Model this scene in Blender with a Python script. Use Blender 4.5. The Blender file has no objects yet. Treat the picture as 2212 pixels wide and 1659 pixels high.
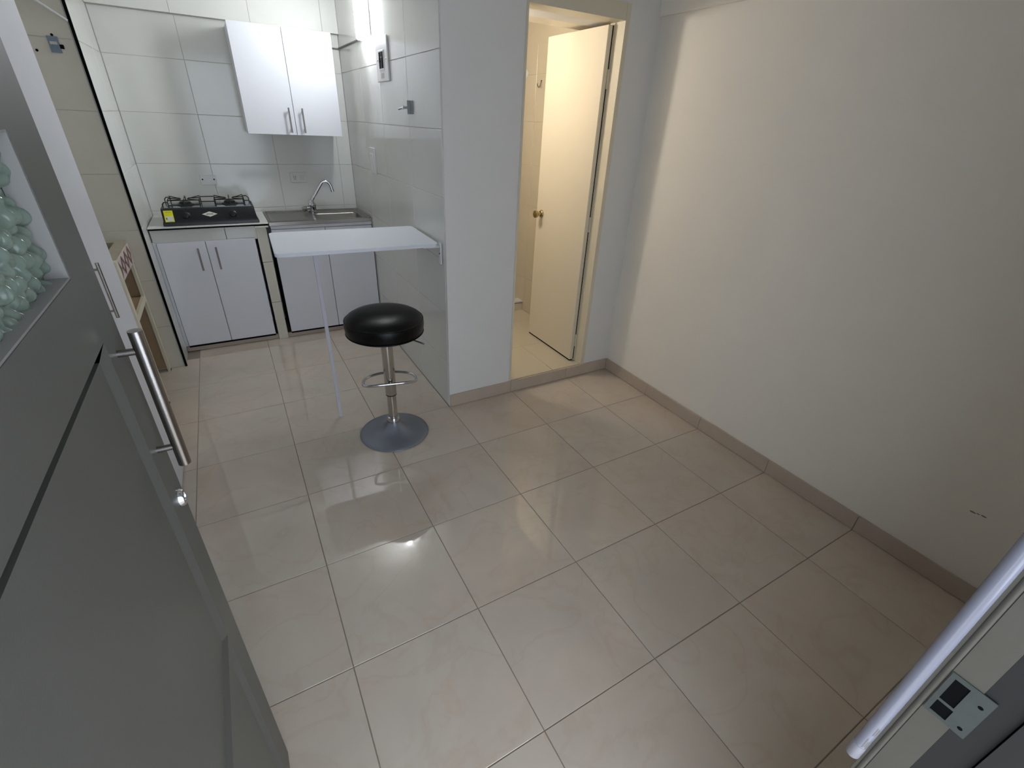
import bpy, bmesh, math, random
from mathutils import Matrix, Vector, noise

scn = bpy.context.scene
COL = scn.collection
PI = math.pi
random.seed(7)

# ------------------------------------------------------------------ camera, world, exposure
cam_data = bpy.data.cameras.new('camera')
cam_data.sensor_fit = 'HORIZONTAL'
cam_data.sensor_width = 36.0
cam_data.lens = 36.0 * 996.957 / 2212.0
cam_data.clip_start = 0.01
cam = bpy.data.objects.new('camera', cam_data)
COL.objects.link(cam)
def rodrigues(r):
    v = Vector(r); th = v.length
    return Matrix.Rotation(th, 3, v / th)
R = rodrigues((0.513, -0.518, -0.0897)) @ Matrix(((1, 0, 0), (0, 0, -1), (0, 1, 0)))
M3 = Matrix((R[0], -R[1], -R[2])).transposed()
cam.matrix_world = Matrix.Translation((-0.037, -0.966, 1.564)) @ M3.to_4x4()
scn.camera = cam

world = bpy.data.worlds.new('daylight')
scn.world = world
world.use_nodes = True
bg = world.node_tree.nodes['Background']
bg.inputs['Color'].default_value = (0.76, 0.86, 1.0, 1)      # even overcast daylight from the stairwell behind the camera
bg.inputs['Strength'].default_value = 3.85

KITCHEN_LAMP = 54.0
BATH_LAMP = 108.0

vs = scn.view_settings
scn.display_settings.display_device = 'sRGB'
vs.view_transform = 'Standard'
vs.look = 'None'
vs.exposure = 0.0
vs.gamma = 1.0
vs.use_curve_mapping = False

# ------------------------------------------------------------------ materials
def lin(c):
    return tuple((x / 12.92 if x <= 0.04045 else ((x + 0.055) / 1.055) ** 2.4) for x in (v / 255.0 for v in c))

def mat(name, rgb, rough=0.5, metal=0.0, spec=0.5, var=0.0, scale=6.0, bump=0.0, bscale=200.0, coat=0.0, rand=0.0, trans=0.0, emit=None, ior=None):
    m = bpy.data.materials.new(name)
    m.use_nodes = True
    nt = m.node_tree; N = nt.nodes; L = nt.links
    b = N['Principled BSDF']
    c = lin(rgb)
    b.inputs['Base Color'].default_value = (*c, 1)
    b.inputs['Roughness'].default_value = rough
    b.inputs['Metallic'].default_value = metal
    b.inputs['Specular IOR Level'].default_value = spec
    b.inputs['Coat Weight'].default_value = coat
    b.inputs['Coat Roughness'].default_value = 0.06
    b.inputs['Transmission Weight'].default_value = trans
    if ior: b.inputs['IOR'].default_value = ior
    if emit:
        b.inputs['Emission Color'].default_value = (*emit[0], 1)
        b.inputs['Emission Strength'].default_value = emit[1]
    if var or bump or rand:
        tc = N.new('ShaderNodeTexCoord')
        oi = N.new('ShaderNodeObjectInfo')
        add = N.new('ShaderNodeVectorMath'); add.operation = 'ADD'
        mul = N.new('ShaderNodeVectorMath'); mul.operation = 'SCALE'
        comb = N.new('ShaderNodeCombineXYZ')
        for s in ('X', 'Y', 'Z'): L.new(oi.outputs['Random'], comb.inputs[s])
        L.new(comb.outputs[0], mul.inputs[0]); mul.inputs['Scale'].default_value = 37.0
        L.new(tc.outputs['Object'], add.inputs[0]); L.new(mul.outputs[0], add.inputs[1])
        vec = add.outputs[0]
    if var or rand:
        nz = N.new('ShaderNodeTexNoise'); nz.inputs['Scale'].default_value = scale
        nz.inputs['Detail'].default_value = 5.0; nz.inputs['Roughness'].default_value = 0.6
        nz.inputs['Distortion'].default_value = 0.6
        L.new(vec, nz.inputs['Vector'])
        mr = N.new('ShaderNodeMapRange')
        mr.inputs['From Min'].default_value = 0.3; mr.inputs['From Max'].default_value = 0.7
        mr.inputs['To Min'].default_value = 1.0 - var; mr.inputs['To Max'].default_value = 1.0 + var * 0.6
        L.new(nz.outputs['Fac'], mr.inputs['Value'])
        mr2 = N.new('ShaderNodeMapRange')
        mr2.inputs['To Min'].default_value = 1.0 - rand; mr2.inputs['To Max'].default_value = 1.0 + rand
        L.new(oi.outputs['Random'], mr2.inputs['Value'])
        mm = N.new('ShaderNodeMath'); mm.operation = 'MULTIPLY'
        L.new(mr.outputs[0], mm.inputs[0]); L.new(mr2.outputs[0], mm.inputs[1])
        sc = N.new('ShaderNodeVectorMath'); sc.operation = 'SCALE'
        sc.inputs[0].default_value = c
        L.new(mm.outputs[0], sc.inputs['Scale'])
        L.new(sc.outputs[0], b.inputs['Base Color'])
    if bump:
        nb = N.new('ShaderNodeTexNoise'); nb.inputs['Scale'].default_value = bscale
        nb.inputs['Detail'].default_value = 3.0
        L.new(vec, nb.inputs['Vector'])
        bp = N.new('ShaderNodeBump'); bp.inputs['Strength'].default_value = bump; bp.inputs['Distance'].default_value = 0.002
        L.new(nb.outputs['Fac'], bp.inputs['Height'])
        L.new(bp.outputs[0], b.inputs['Normal'])
    return m

def floor_mat():
    """polished beige porcelain: soft cloud pattern with thin warm veins, different in every tile"""
    m = mat('polished_floor_tile', (212, 200, 187), rough=0.045, spec=0.75, var=0.08, scale=3.2, rand=0.025)
    nt = m.node_tree; N = nt.nodes; L = nt.links
    b = N['Principled BSDF']
    src = b.inputs['Base Color'].links[0].from_socket
    vec = [n for n in N if n.type == 'TEX_NOISE'][0].inputs['Vector'].links[0].from_socket
    nz = N.new('ShaderNodeTexNoise'); nz.inputs['Scale'].default_value = 4.0; nz.inputs['Detail'].default_value = 9.0
    nz.inputs['Distortion'].default_value = 0.7
    L.new(vec, nz.inputs['Vector'])
    ramp = N.new('ShaderNodeValToRGB')
    ramp.color_ramp.elements[0].position = 0.47; ramp.color_ramp.elements[0].color = (1, 1, 1, 1)
    ramp.color_ramp.elements[1].position = 0.53; ramp.color_ramp.elements[1].color = (1, 1, 1, 1)
    e = ramp.color_ramp.elements.new(0.5); e.color = (0.965, 0.94, 0.91, 1)
    L.new(nz.outputs['Fac'], ramp.inputs['Fac'])
    nz2 = N.new('ShaderNodeTexNoise'); nz2.inputs['Scale'].default_value = 2.3; nz2.inputs['Detail'].default_value = 3.0
    L.new(vec, nz2.inputs['Vector'])
    ramp2 = N.new('ShaderNodeValToRGB')
    ramp2.color_ramp.elements[0].position = 0.35; ramp2.color_ramp.elements[0].color = (1.0, 0.965, 0.93, 1)
    ramp2.color_ramp.elements[1].position = 0.65; ramp2.color_ramp.elements[1].color = (0.99, 1.0, 0.985, 1)
    L.new(nz2.outputs['Fac'], ramp2.inputs['Fac'])
    m1 = N.new('ShaderNodeMix'); m1.data_type = 'RGBA'; m1.blend_type = 'MULTIPLY'; m1.inputs['Factor'].default_value = 1.0
    m2 = N.new('ShaderNodeMix'); m2.data_type = 'RGBA'; m2.blend_type = 'MULTIPLY'; m2.inputs['Factor'].default_value = 1.0
    L.new(src, m1.inputs[6]); L.new(ramp.outputs[0], m1.inputs[7])
    L.new(m1.outputs[2], m2.inputs[6]); L.new(ramp2.outputs[0], m2.inputs[7])
    L.new(m2.outputs[2], b.inputs['Base Color'])
    return m

M = dict(
    floor=floor_mat(),
    grout=mat('grout', (146, 134, 120), 0.9),
    skirting=mat('skirting_tile', (196, 180, 163), 0.3, var=0.06, scale=9, rand=0.02),
    plaster=mat('white_plaster', (234, 232, 228), 0.75, spec=0.3, var=0.015, scale=4, bump=0.12, bscale=260),
    plaster_lamplit=mat('lamplit_white_plaster', (247, 241, 230), 0.75, spec=0.3, var=0.015, scale=4, bump=0.12, bscale=260),  # white plaster brightened and warmed in colour to stand for lamp light
    ceiling=mat('ceiling_paint', (236, 235, 232), 0.85, spec=0.2, var=0.015, scale=3),
    ktile=mat('kitchen_wall_tile', (226, 226, 220), 0.12, spec=0.5, var=0.02, scale=5, rand=0.012),
    beamtile=mat('matt_wall_tile', (226, 226, 220), 0.45, spec=0.4, var=0.02, scale=5, rand=0.012),
    ltile=mat('laundry_wall_tile', (216, 211, 196), 0.28, spec=0.4, var=0.03, scale=5, rand=0.015),
    lgrout=mat('pale_grout', (200, 197, 190), 0.85),
    btile=mat('bathroom_tile', (214, 204, 182), 0.25, var=0.02, scale=5, rand=0.01),
    black=mat('black_gap', (8, 8, 8), 0.8, spec=0.1),
    laminate=mat('white_laminate', (229, 230, 236), 0.38, spec=0.4, var=0.008, scale=20),
    tabletop=mat('table_laminate', (236, 240, 248), 0.35, spec=0.4),
    leg=mat('lilac_white_leg', (206, 205, 214), 0.4),
    lam_edge=mat('laminate_edge', (205, 206, 212), 0.5),
    dark_inside=mat('cabinet_inside', (70, 68, 64), 0.9, spec=0.1),
    steel=mat('brushed_steel', (158, 153, 148), 0.25, metal=1.0, bump=0.05, bscale=400),
    chrome=mat('chrome', (205, 205, 208), 0.1, metal=1.0),
    sinksteel=mat('sink_steel', (150, 146, 140), 0.3, metal=1.0, var=0.04, scale=12),
    stove=mat('black_enamel', (20, 22, 26), 0.32, spec=0.5),
    stove_glass=mat('stove_top_plate', (120, 128, 128), 0.12, metal=0.6),
    wire=mat('black_wire', (10, 10, 11), 0.4),
    rubber=mat('black_rubber', (9, 9, 9), 0.6),
    leather=mat('black_leatherette', (4, 4, 5), 0.36, spec=0.25, bump=0.05, bscale=300),
    column=mat('satin_chrome', (196, 192, 186), 0.2, metal=1.0),
    grey_metal=mat('grey_enamelled_base', (140, 145, 155), 0.36, metal=0.55, spec=0.5),
    yellow=mat('yellow_label', (232, 226, 20), 0.5),
    paper=mat('white_label', (225, 226, 215), 0.5),
    ink=mat('dark_ink', (40, 42, 44), 0.6),
    greydoor=mat('grey_door_paint', (92, 92, 88), 0.42, spec=0.4, bump=0.06, bscale=500, var=0.02, scale=3),
    cream=mat('cream_paint', (226, 217, 194), 0.4, spec=0.4, var=0.02, scale=4),
    creamdoor=mat('cream_door_paint', (233, 223, 201), 0.42, spec=0.4, var=0.012, scale=3),
    brass=mat('satin_brass', (176, 158, 120), 0.2, metal=1.0),
    plastic=mat('white_plastic', (228, 228, 226), 0.35),
    plastic_grey=mat('offwhite_plastic', (214, 212, 204), 0.4),
    galvan=mat('galvanised_plate', (74, 79, 76), 0.5, metal=0.15, var=0.08, scale=40),
    bracket=mat('grey_bracket', (150, 155, 156), 0.45, metal=0.3),
    scuff=mat('wall_scuff', (150, 138, 122), 0.8),
    jamb=mat('worn_jamb_paint', (90, 86, 76), 0.55, var=0.07, scale=14, bump=0.1, bscale=120),
    jamb_shade=mat('shaded_jamb_paint', (30, 30, 28), 0.6, var=0.05, scale=8),  # dark colour stands for the shade on the outer part of the jamb
    tube=mat('glossy_white_tube', (136, 136, 148), 0.12, spec=0.6),
    endcap=mat('grey_end_cap', (150, 148, 156), 0.4),
    reveal_lit=mat('lit_reveal_grey', (142, 140, 138), 0.45),
    cement=mat('cast_cement', (168, 160, 140), 0.75, var=0.08, scale=12),
    ochre=mat('ochre_board', (166, 140, 108), 0.7, var=0.08, scale=10),
    mosaic_red=mat('maroon_mosaic', (112, 82, 80), 0.4),
    mosaic_pink=mat('pale_pink_mosaic', (222, 200, 194), 0.4),
    blue=mat('pale_blue_sticker', (120, 136, 150), 0.5, var=0.1, scale=60),
    glass=mat('green_cast_glass', (166, 184, 170), 0.05, trans=0.6, ior=1.45),
    cable=mat('grey_cable', (120, 116, 110), 0.6),
    lamp=mat('lamp_diffuser', (255, 255, 255), 0.5, emit=((0.93, 0.97, 1.0), KITCHEN_LAMP)),
    bathlamp=mat('bath_lamp_globe', (255, 255, 255), 0.5, emit=((1.0, 0.92, 0.83), BATH_LAMP)),
)

# ------------------------------------------------------------------ mesh helpers
def finish(bm, name, m, parent=None, smooth=False, angle=0.6):
    me = bpy.data.meshes.new(name)
    bmesh.ops.recalc_face_normals(bm, faces=bm.faces)
    bm.to_mesh(me); bm.free()
    if smooth:
        for p in me.polygons: p.use_smooth = True
        me.set_sharp_from_angle(angle=angle)
    ms = m if isinstance(m, (list, tuple)) else [m]
    for x in ms: me.materials.append(x)
    o = bpy.data.objects.new(name, me)
    COL.objects.link(o)
    if parent: o.parent = parent
    return o

def box(bm, lo, hi, bevel=0.0, segs=1):
    x0, y0, z0 = lo; x1, y1, z1 = hi
    v = [bm.verts.new(p) for p in ((x0, y0, z0), (x1, y0, z0), (x1, y1, z0), (x0, y1, z0), (x0, y0, z1), (x1, y0, z1), (x1, y1, z1), (x0, y1, z1))]
    fs = [bm.faces.new([v[i] for i in f]) for f in ((3, 2, 1, 0), (4, 5, 6, 7), (0, 1, 5, 4), (1, 2, 6, 5), (2, 3, 7, 6), (3, 0, 4, 7))]
    if bevel:
        es = list({e for f in fs for e in f.edges})
        bmesh.ops.bevel(bm, geom=es, offset=bevel, segments=segs, profile=0.5, affect='EDGES')
    return v

def B(name, m, lo, hi, parent=None, bevel=0.0, segs=1):
    bm = bmesh.new(); box(bm, lo, hi, bevel, segs)
    return finish(bm, name, m, parent, smooth=bevel > 0 and segs > 1)

def BS(name, m, boxes, parent=None):
    bm = bmesh.new()
    for b in boxes: box(bm, b[0], b[1], b[2] if len(b) > 2 else 0.0)
    return finish(bm, name, m, parent)

def tube(bm, pts, r, n=10, cap=True, closed=False):
    pts = [Vector(p) for p in pts]
    rr = r if isinstance(r, (list, tuple)) else [r] * len(pts)
    rings = []; N = len(pts)
    prev = None
    for i, p in enumerate(pts):
        if closed: t = (pts[(i + 1) % N] - pts[i - 1]).normalized()
        else: t = (pts[min(i + 1, N - 1)] - pts[max(i - 1, 0)]).normalized()
        if prev is None:
            a = Vector((0, 0, 1)) if abs(t.z) < 0.9 else Vector((1, 0, 0))
            u = t.cross(a).normalized()
        else:
            u = (prev - t * prev.dot(t)).normalized()
        prev = u; w = t.cross(u)
        rings.append([bm.verts.new(p + (u * math.cos(2 * PI * k / n) + w * math.sin(2 * PI * k / n)) * rr[i]) for k in range(n)])
    for i in range(N if closed else N - 1):
        a, b = rings[i], rings[(i + 1) % N]
        for k in range(n):
            bm.faces.new((a[k], a[(k + 1) % n], b[(k + 1) % n], b[k]))
    if cap and not closed:
        bm.faces.new(rings[0][::-1]); bm.faces.new(rings[-1])

def lathe(bm, prof, centre=(0, 0, 0), n=40, mtx=None):
    rings = []
    c = Vector(centre)
    for r, z in prof:
        if r < 1e-6:
            q = Vector((0, 0, z)); q = (mtx @ q if mtx else q) + c
            rings.append([bm.verts.new(q)])
        else:
            ring = []
            for k in range(n):
                q = Vector((r * math.cos(2 * PI * k / n), r * math.sin(2 * PI * k / n), z))
                q = (mtx @ q if mtx else q) + c
                ring.append(bm.verts.new(q))
            rings.append(ring)
    for a, b in zip(rings, rings[1:]):
        for k in range(n):
            k2 = (k + 1) % n
            if len(a) == 1 and len(b) == 1: continue
            if len(a) == 1: bm.faces.new((a[0], b[k2], b[k]))
            elif len(b) == 1: bm.faces.new((a[k], a[k2], b[0]))
            else: bm.faces.new((a[k], a[k2], b[k2], b[k]))
    if len(rings[0]) > 1: bm.faces.new(rings[0][::-1])
    if len(rings[-1]) > 1: bm.faces.new(rings[-1])

def LATHE(name, m, prof, centre, parent=None, n=40, mtx=None, angle=0.7):
    bm = bmesh.new(); lathe(bm, prof, centre, n, mtx)
    return finish(bm, name, m, parent, True, angle)

def TUBE(name, m, pts, r, parent=None, n=10, closed=False):
    bm = bmesh.new(); tube(bm, pts, r, n, True, closed)
    return finish(bm, name, m, parent, True, 0.9)

def arc(c, r, a0, a1, n, u, v):
    c = Vector(c); u = Vector(u); v = Vector(v)
    return [c + (u * math.cos(a0 + (a1 - a0) * i / n) + v * math.sin(a0 + (a1 - a0) * i / n)) * r for i in range(n + 1)]

FACE_Y = Matrix.Rotation(PI / 2, 3, 'X')                                   # local z -> -y
FACE_XN = Matrix(((0, 0, -1), (-1, 0, 0), (0, 1, 0)))                      # local z -> -x
FACE_XP = Matrix(((0, 0, 1), (1, 0, 0), (0, 1, 0)))                        # local z -> +x

def struct(o):
    o['kind'] = 'structure'; return o

def thing(name, label, cat, loc=(0, 0, 0), rz=0.0, group=None):
    o = bpy.data.objects.new(name, None); COL.objects.link(o)
    o.empty_display_size = 0.05
    o.location = loc; o.rotation_euler = (0, 0, rz)
    o['label'] = label; o['category'] = cat
    if group: o['group'] = group
    return o

def tag(o, label, cat, group=None):
    o['label'] = label; o['category'] = cat
    if group: o['group'] = group
    return o

# tiles: one slab with a small chamfer, meshes shared between equal sizes
_tiles = {}
def tile_mesh(w, h, m, t=0.008, ch=0.0012):
    key = (round(w, 4), round(h, 4), m.name)
    if key in _tiles: return _tiles[key]
    bm = bmesh.new()
    def ring(i, z): return [bm.verts.new(p) for p in ((-w / 2 + i, -h / 2 + i, z), (w / 2 - i, -h / 2 + i, z), (w / 2 - i, h / 2 - i, z), (-w / 2 + i, h / 2 - i, z))]
    a, b, c = ring(0, -t), ring(0, -ch), ring(ch, 0)
    for p, q in ((a, b), (b, c)):
        for k in range(4): bm.faces.new((p[k], p[(k + 1) % 4], q[(k + 1) % 4], q[k]))
    bm.faces.new(c); bm.faces.new(a[::-1])
    me = bpy.data.meshes.new('tile'); bmesh.ops.recalc_face_normals(bm, faces=bm.faces); bm.to_mesh(me); bm.free()
    me.materials.append(m)
    _tiles[key] = me
    return me

def tiles(parent, m, us, vs_, frame, origin, gap=0.003, skip=None, name='tile', jitter=0.0006):
    """us, vs_: joint positions; frame: 3x3 (columns u, v, normal); origin: world point of (0,0) on the finished face"""
    f3 = frame; org = Vector(origin)
    for u0, u1 in zip(us, us[1:]):
        for v0, v1 in zip(vs_, vs_[1:]):
            if skip and skip((u0 + u1) / 2, (v0 + v1) / 2): continue
            w, h = u1 - u0 - gap, v1 - v0 - gap
            if w < 0.008 or h < 0.008: continue
            o = bpy.data.objects.new(name, tile_mesh(w, h, m)); COL.objects.link(o); o.parent = parent
            p = org + f3 @ Vector(((u0 + u1) / 2, (v0 + v1) / 2, -random.random() * jitter))
            o.matrix_world = Matrix.Translation(p) @ f3.to_4x4()

def joints(a, b, first, step):
    out = [a]; x = first
    while x <= a + 0.008: x += step
    while x < b - 0.008: out.append(x); x += step
    return out + [b]

# frames with readable u,v axes (u = world axis, v = world axis, n = u x v)
F_FLOOR = Matrix(((1, 0, 0), (0, 1, 0), (0, 0, 1)))
F_BACK = Matrix(((1, 0, 0), (0, 0, -1), (0, 1, 0)))          # u=+x v=+z n=-y
F_RIGHT = Matrix(((0, 0, -1), (-1, 0, 0), (0, 1, 0)))        # u=-y v=+z n=-x
F_LEFT = Matrix(((0, 0, 1), (1, 0, 0), (0, 1, 0)))           # u=+y v=+z n=+x

H = 2.30
# ------------------------------------------------------------------ floor
fl = struct(B('floor', M['grout'], (-1.5, -2.6, -0.08), (2.4, 3.42, -0.0022)))
def floor_skip(x, y):
    return (x > 0.9 and y > 1.33) or (x < -0.52 and y > 2.6)
ux = [-1.35, -0.9, -0.45, 0, 0.45, 0.9, 1.35, 1.8, 2.16]
vy = [-1.8, -1.35, -0.9, -0.45, 0, 0.45, 0.9, 1.335, 1.8, 2.25, 2.7, 2.88]
tiles(fl, M['floor'], ux, vy, F_FLOOR, (0, 0, 0), gap=0.0028, skip=floor_skip)

# ------------------------------------------------------------------ walls
wb = struct(B('wall_back', M['lgrout'], (-0.53, 3.2825, 0), (0.9, 3.42, H)))
zr = [0.0, 0.3, 0.607, 0.912, 1.217, 1.523, 1.832, 2.068]
tiles(wb, M['ktile'], [-0.525, -0.095, 0.345, 0.80, 0.9], zr, F_BACK, (0, 3.28, 0), gap=0.0026)
beam = struct(B('trim_1', M['lgrout'], (-0.525, 3.247, 2.07), (0.9, 3.2815, H)))
tiles(beam, M['beamtile'], [-0.525, -0.11, 0.335, 0.79, 0.9], [2.068, H], F_BACK, (0, 3.244, 0), gap=0.0026)

wl = struct(B('wall_left', M['lgrout'], (-1.5, 2.6025, 0), (-0.528, 3.42, H)))
tiles(wl, M['ktile'], [2.604, 3.03, 3.28], zr + [H], F_LEFT, (-0.525, 0, 0), gap=0.0026)
tiles(wl, M['ltile'], [-1.45, -1.0, -0.538], zr + [H], F_BACK, (0, 2.6, 0), gap=0.0026)
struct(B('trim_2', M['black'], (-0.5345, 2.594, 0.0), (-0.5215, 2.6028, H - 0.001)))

wkr = struct(B('wall_kitchen_right', M['lgrout'], (0.9025, 1.345, 0), (1.0, 3.42, H)))
tiles(wkr, M['ktile'], [-3.28, -2.75, -2.29, -1.80, -1.345], [0.0, 0.3, 0.607, 0.912, 1.225, 1.527, 1.838, H], F_RIGHT, (0.9, 0, 0), gap=0.0026)

wbf = struct(BS('wall_bathroom', M['plaster'], [((0.903, 1.33, 0.0), (1.325, 1.43, H)), ((1.325, 1.33, 2.12), (1.935, 1.43, H)), ((1.935, 1.33, 0.0), (2.16, 1.43, H))]))
wr = struct(B('wall_right', M['plaster_lamplit'], (2.16, -1.1, 0), (2.3, 1.43, H)))
bm = bmesh.new()
for yy, zz, r_ in ((-0.742, 0.366, 0.010), (-0.757, 0.369, 0.006), (-0.773, 0.371, 0.009)):
    bm.faces.new([bm.verts.new((2.1595, yy + r_ * math.cos(q * PI / 4), zz + r_ * 0.35 * math.sin(q * PI / 4))) for q in range(8)])
finish(bm, 'scuff_mark', M['scuff'], wr)
struct(B('trim_3', M['plaster_lamplit'], (2.138, -0.958, 2.092), (2.1605, 1.331, H), bevel=0.004))
struct(BS('wall_front', M['plaster'], [((0.597, -1.1, 0), (2.16, -0.958, H)), ((-1.5, -1.1, 0), (-0.265, -0.958, H)), ((-0.265, -1.1, 2.14), (0.597, -0.958, H))]))
struct(B('wall_left_main', M['plaster'], (-1.3, -1.1, 0), (-1.15, 2.6, H)))
struct(B('ceiling', M['ceiling'], (-1.5, -2.9, H), (2.4, 3.42, H + 0.1)))   # runs on unseen over the stairwell landing, extended to cut steep daylight

# bathroom shell
struct(B('trim_6', M['plaster'], (1.006, 1.43, 2.052), (2.0995, 1.60, H)))           # dropped soffit inside the bathroom door
struct(B('trim_7', M['creamdoor'], (1.006, 1.6005, 2.056), (2.0995, 1.757, H)))
wbr = struct(B('wall_bathroom_right', M['btile'], (2.1025, 1.43, 0), (2.3, 3.42, H)))
tiles(wbr, M['btile'], [-3.3, -2.9, -2.45, -2.0, -1.43], [0.085, 0.385, 0.685, 0.985, 1.285, 1.585, 1.885, 2.066], F_RIGHT, (2.1, 0, 0), gap=0.003)
struct(B('wall_bathroom_back', M['btile'], (1.0, 3.30, 0), (2.1, 3.42, H)))
struct(B('wall_bathroom_left', M['btile'], (1.0, 1.43, 0), (1.006, 3.30, H)))
fb = struct(B('floor_bathroom', M['lgrout'], (1.006, 1.43, -0.002), (2.1, 3.30, 0.083)))
tiles(fb, M['btile'], [1.01, 1.23, 1.68, 2.1], [1.335, 1.765, 2.21, 2.46], F_FLOOR, (0, 0, 0.085), gap=0.0035)
threshold = struct(B('trim_4', M['lgrout'], (1.325, 1.333, -0.002), (1.935, 1.43, 0.0765)))
curb = struct(BS('trim_5', M['btile'], [((1.01, 2.46, 0.083), (2.098, 2.54, 0.150))]))
B('cap', M['plastic'], (1.01, 2.452, 0.158), (2.098, 2.545, 0.170), curb)
B('gap', M['black'], (1.012, 2.4615, 0.150), (2.097, 2.539, 0.158), curb)

# skirting tiles
sk1 = struct(B('baseboard_right', M['grout'], (2.153, -0.955, 0.0), (2.1602, 1.329, 0.080)))
tiles(sk1, M['skirting'], [-1.325, -0.9, -0.45, 0.0, 0.45, 0.955], [0.001, 0.085], F_RIGHT, (2.150, 0, 0), gap=0.0022)
sk2 = struct(B('baseboard_back', M['grout'], (0.906, 1.324, 0.0), (2.149, 1.3302, 0.080)))
tiles(sk2, M['skirting'], [0.905, 1.335, 1.785, 2.149], [0.001, 0.085], F_BACK, (0, 1.321, 0), gap=0.0022)

# ------------------------------------------------------------------ entrance door (open against the left)
XF, XB = -0.2135, -0.258
Y0, Y1 = -0.955, -0.155
rows = [  # z0, z1, kind, ya, yb
    (0.012, 0.10, None), (0.10, 0.64, 'panel'), (0.64, 0.678, None), (0.678, 1.297, 'panel'), (1.297, 1.385, None),
    (1.385, 1.537, 'glass'), (1.537, 1.60, None), (1.60, 1.96, 'glass'), (1.96, 2.11, None)]
YA = -0.865
bm = bmesh.new()
def quad(bm, *ps): return bm.faces.new([bm.verts.new(p) for p in ps])
for x, s in ((XF, 1), (XB, -1)):
    for z0, z1, k in rows:
        yb = -0.262 if k == 'glass' else -0.243
        if k is None:
            quad(bm, (x, Y0, z0), (x, Y1, z0), (x, Y1, z1), (x, Y0, z1)); continue
        quad(bm, (x, Y0, z0), (x, YA, z0), (x, YA, z1), (x, Y0, z1))
        quad(bm, (x, yb, z0), (x, Y1, z0), (x, Y1, z1), (x, yb, z1))
        if k == 'panel':
            g, d = 0.019, 0.0075
            xi = x - s * d
            o4 = [(x, YA, z0), (x, yb, z0), (x, yb, z1), (x, YA, z1)]
            i4 = [(xi, YA + g, z0 + g * .6), (xi, yb - g, z0 + g * .6), (xi, yb - g, z1 - g), (xi, YA + g, z1 - g)]
            if z0 < 0.5:
                for a in range(4): quad(bm, o4[a], o4[(a + 1) % 4], i4[(a + 1) % 4], i4[a])
            else:      # the middle panel has an open slot along its top edge
                for a in (0, 1, 3): quad(bm, o4[a], o4[(a + 1) % 4], i4[(a + 1) % 4], i4[a])
                xs_ = x - s * 0.019
                quad(bm, o4[2], o4[3], (xs_, YA, z1), (xs_, yb, z1))
                quad(bm, (xs_, YA, z1), (xs_, yb, z1), (xs_, yb - g, z1 - g), (xs_, YA + g, z1 - g))
                quad(bm, (xs_, YA + g, z1 - g), (xs_, yb - g, z1 - g), i4[2], i4[3])
            quad(bm, *i4)
for z0, z1, k in rows:
    if k == 'glass':
        yb = -0.262
        for a, b in (((YA, z0), (yb, z0)), ((yb, z0), (yb, z1)), ((yb, z1), (YA, z1)), ((YA, z1), (YA, z0))):
            quad(bm, (XF, *a), (XF, *b), (XB, *b), (XB, *a))
quad(bm, (XF, Y1, 0.012), (XB, Y1, 0.012), (XB, Y1, 2.11), (XF, Y1, 2.11))
quad(bm, (XF, Y0, 0.012), (XB, Y0, 0.012), (XB, Y0, 2.11), (XF, Y0, 2.11))
quad(bm, (XF, Y0, 0.012), (XF, Y1, 0.012), (XB, Y1, 0.012), (XB, Y0, 0.012))
quad(bm, (XF, Y0, 2.11), (XF, Y1, 2.11), (XB, Y1, 2.11), (XB, Y0, 2.11))
bmesh.ops.remove_doubles(bm, verts=bm.verts, dist=1e-5)
door = struct(finish(bm, 'door_1', M['greydoor']))
tag(door, 'grey steel entrance door standing open, with green glass and two pressed panels', 'door')

def cast_glass(z0, z1):
    ny, nz = 230, max(20, int((z1 - z0) * 380))
    bm = bmesh.new(); grid = []
    for j in range(nz + 1):
        row = []
        for i in range(ny + 1):
            y = YA + (-0.262 - YA) * i / ny; z = z0 + (z1 - z0) * j / nz
            d, _ = noise.voronoi(Vector((y * 74, z * 54 + 0.25 * math.sin(y * 90), 0.3)), distance_metric='DISTANCE')
            h = 0.0135 * math.sqrt(max(0.0, 1.0 - min(1.0, d[0] * 1.7) ** 2))
            row.append(bm.verts.new((XF - 0.0225 + h, y, z)))
        grid.append(row)
    back = [[bm.verts.new((XF - 0.027, YA + (-0.262 - YA) * i, z0 + (z1 - z0) * j)) for i in (0, 1)] for j in (0, 1)]
    for j in range(nz):
        for i in range(ny):
            bm.faces.new((grid[j][i], grid[j][i + 1], grid[j + 1][i + 1], grid[j + 1][i]))
    bm.faces.new((back[0][0], back[1][0], back[1][1], back[0][1]))
    bm.faces.new([v for v in grid[0]] + [back[0][1], back[0][0]])
    bm.faces.new([v for v in grid[-1]] + [back[1][1], back[1][0]])
    bm.faces.new([r[0] for r in grid] + [back[1][0], back[0][0]])
    bm.faces.new([r[-1] for r in grid] + [back[1][1], back[0][1]])
    o = finish(bm, 'glass_pane', M['glass'], door, True, 3.0)
    o['label'] = 'lumpy green cast glass pane'
    return o
cast_glass(1.385, 1.537); cast_glass(1.60, 1.96)
for z0, z1 in ((1.385, 1.537), (1.60, 1.96)):      # added strips, lighter grey to paint light onto each opening's edges
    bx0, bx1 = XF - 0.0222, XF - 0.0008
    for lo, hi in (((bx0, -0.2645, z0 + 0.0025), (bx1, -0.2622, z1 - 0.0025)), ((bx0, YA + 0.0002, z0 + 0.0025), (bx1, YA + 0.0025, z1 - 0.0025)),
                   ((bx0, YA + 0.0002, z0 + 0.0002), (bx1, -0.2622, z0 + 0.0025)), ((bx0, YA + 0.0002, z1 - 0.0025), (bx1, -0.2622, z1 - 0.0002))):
        B('lit_reveal_strip', M['reveal_lit'], lo, hi, door)

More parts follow.
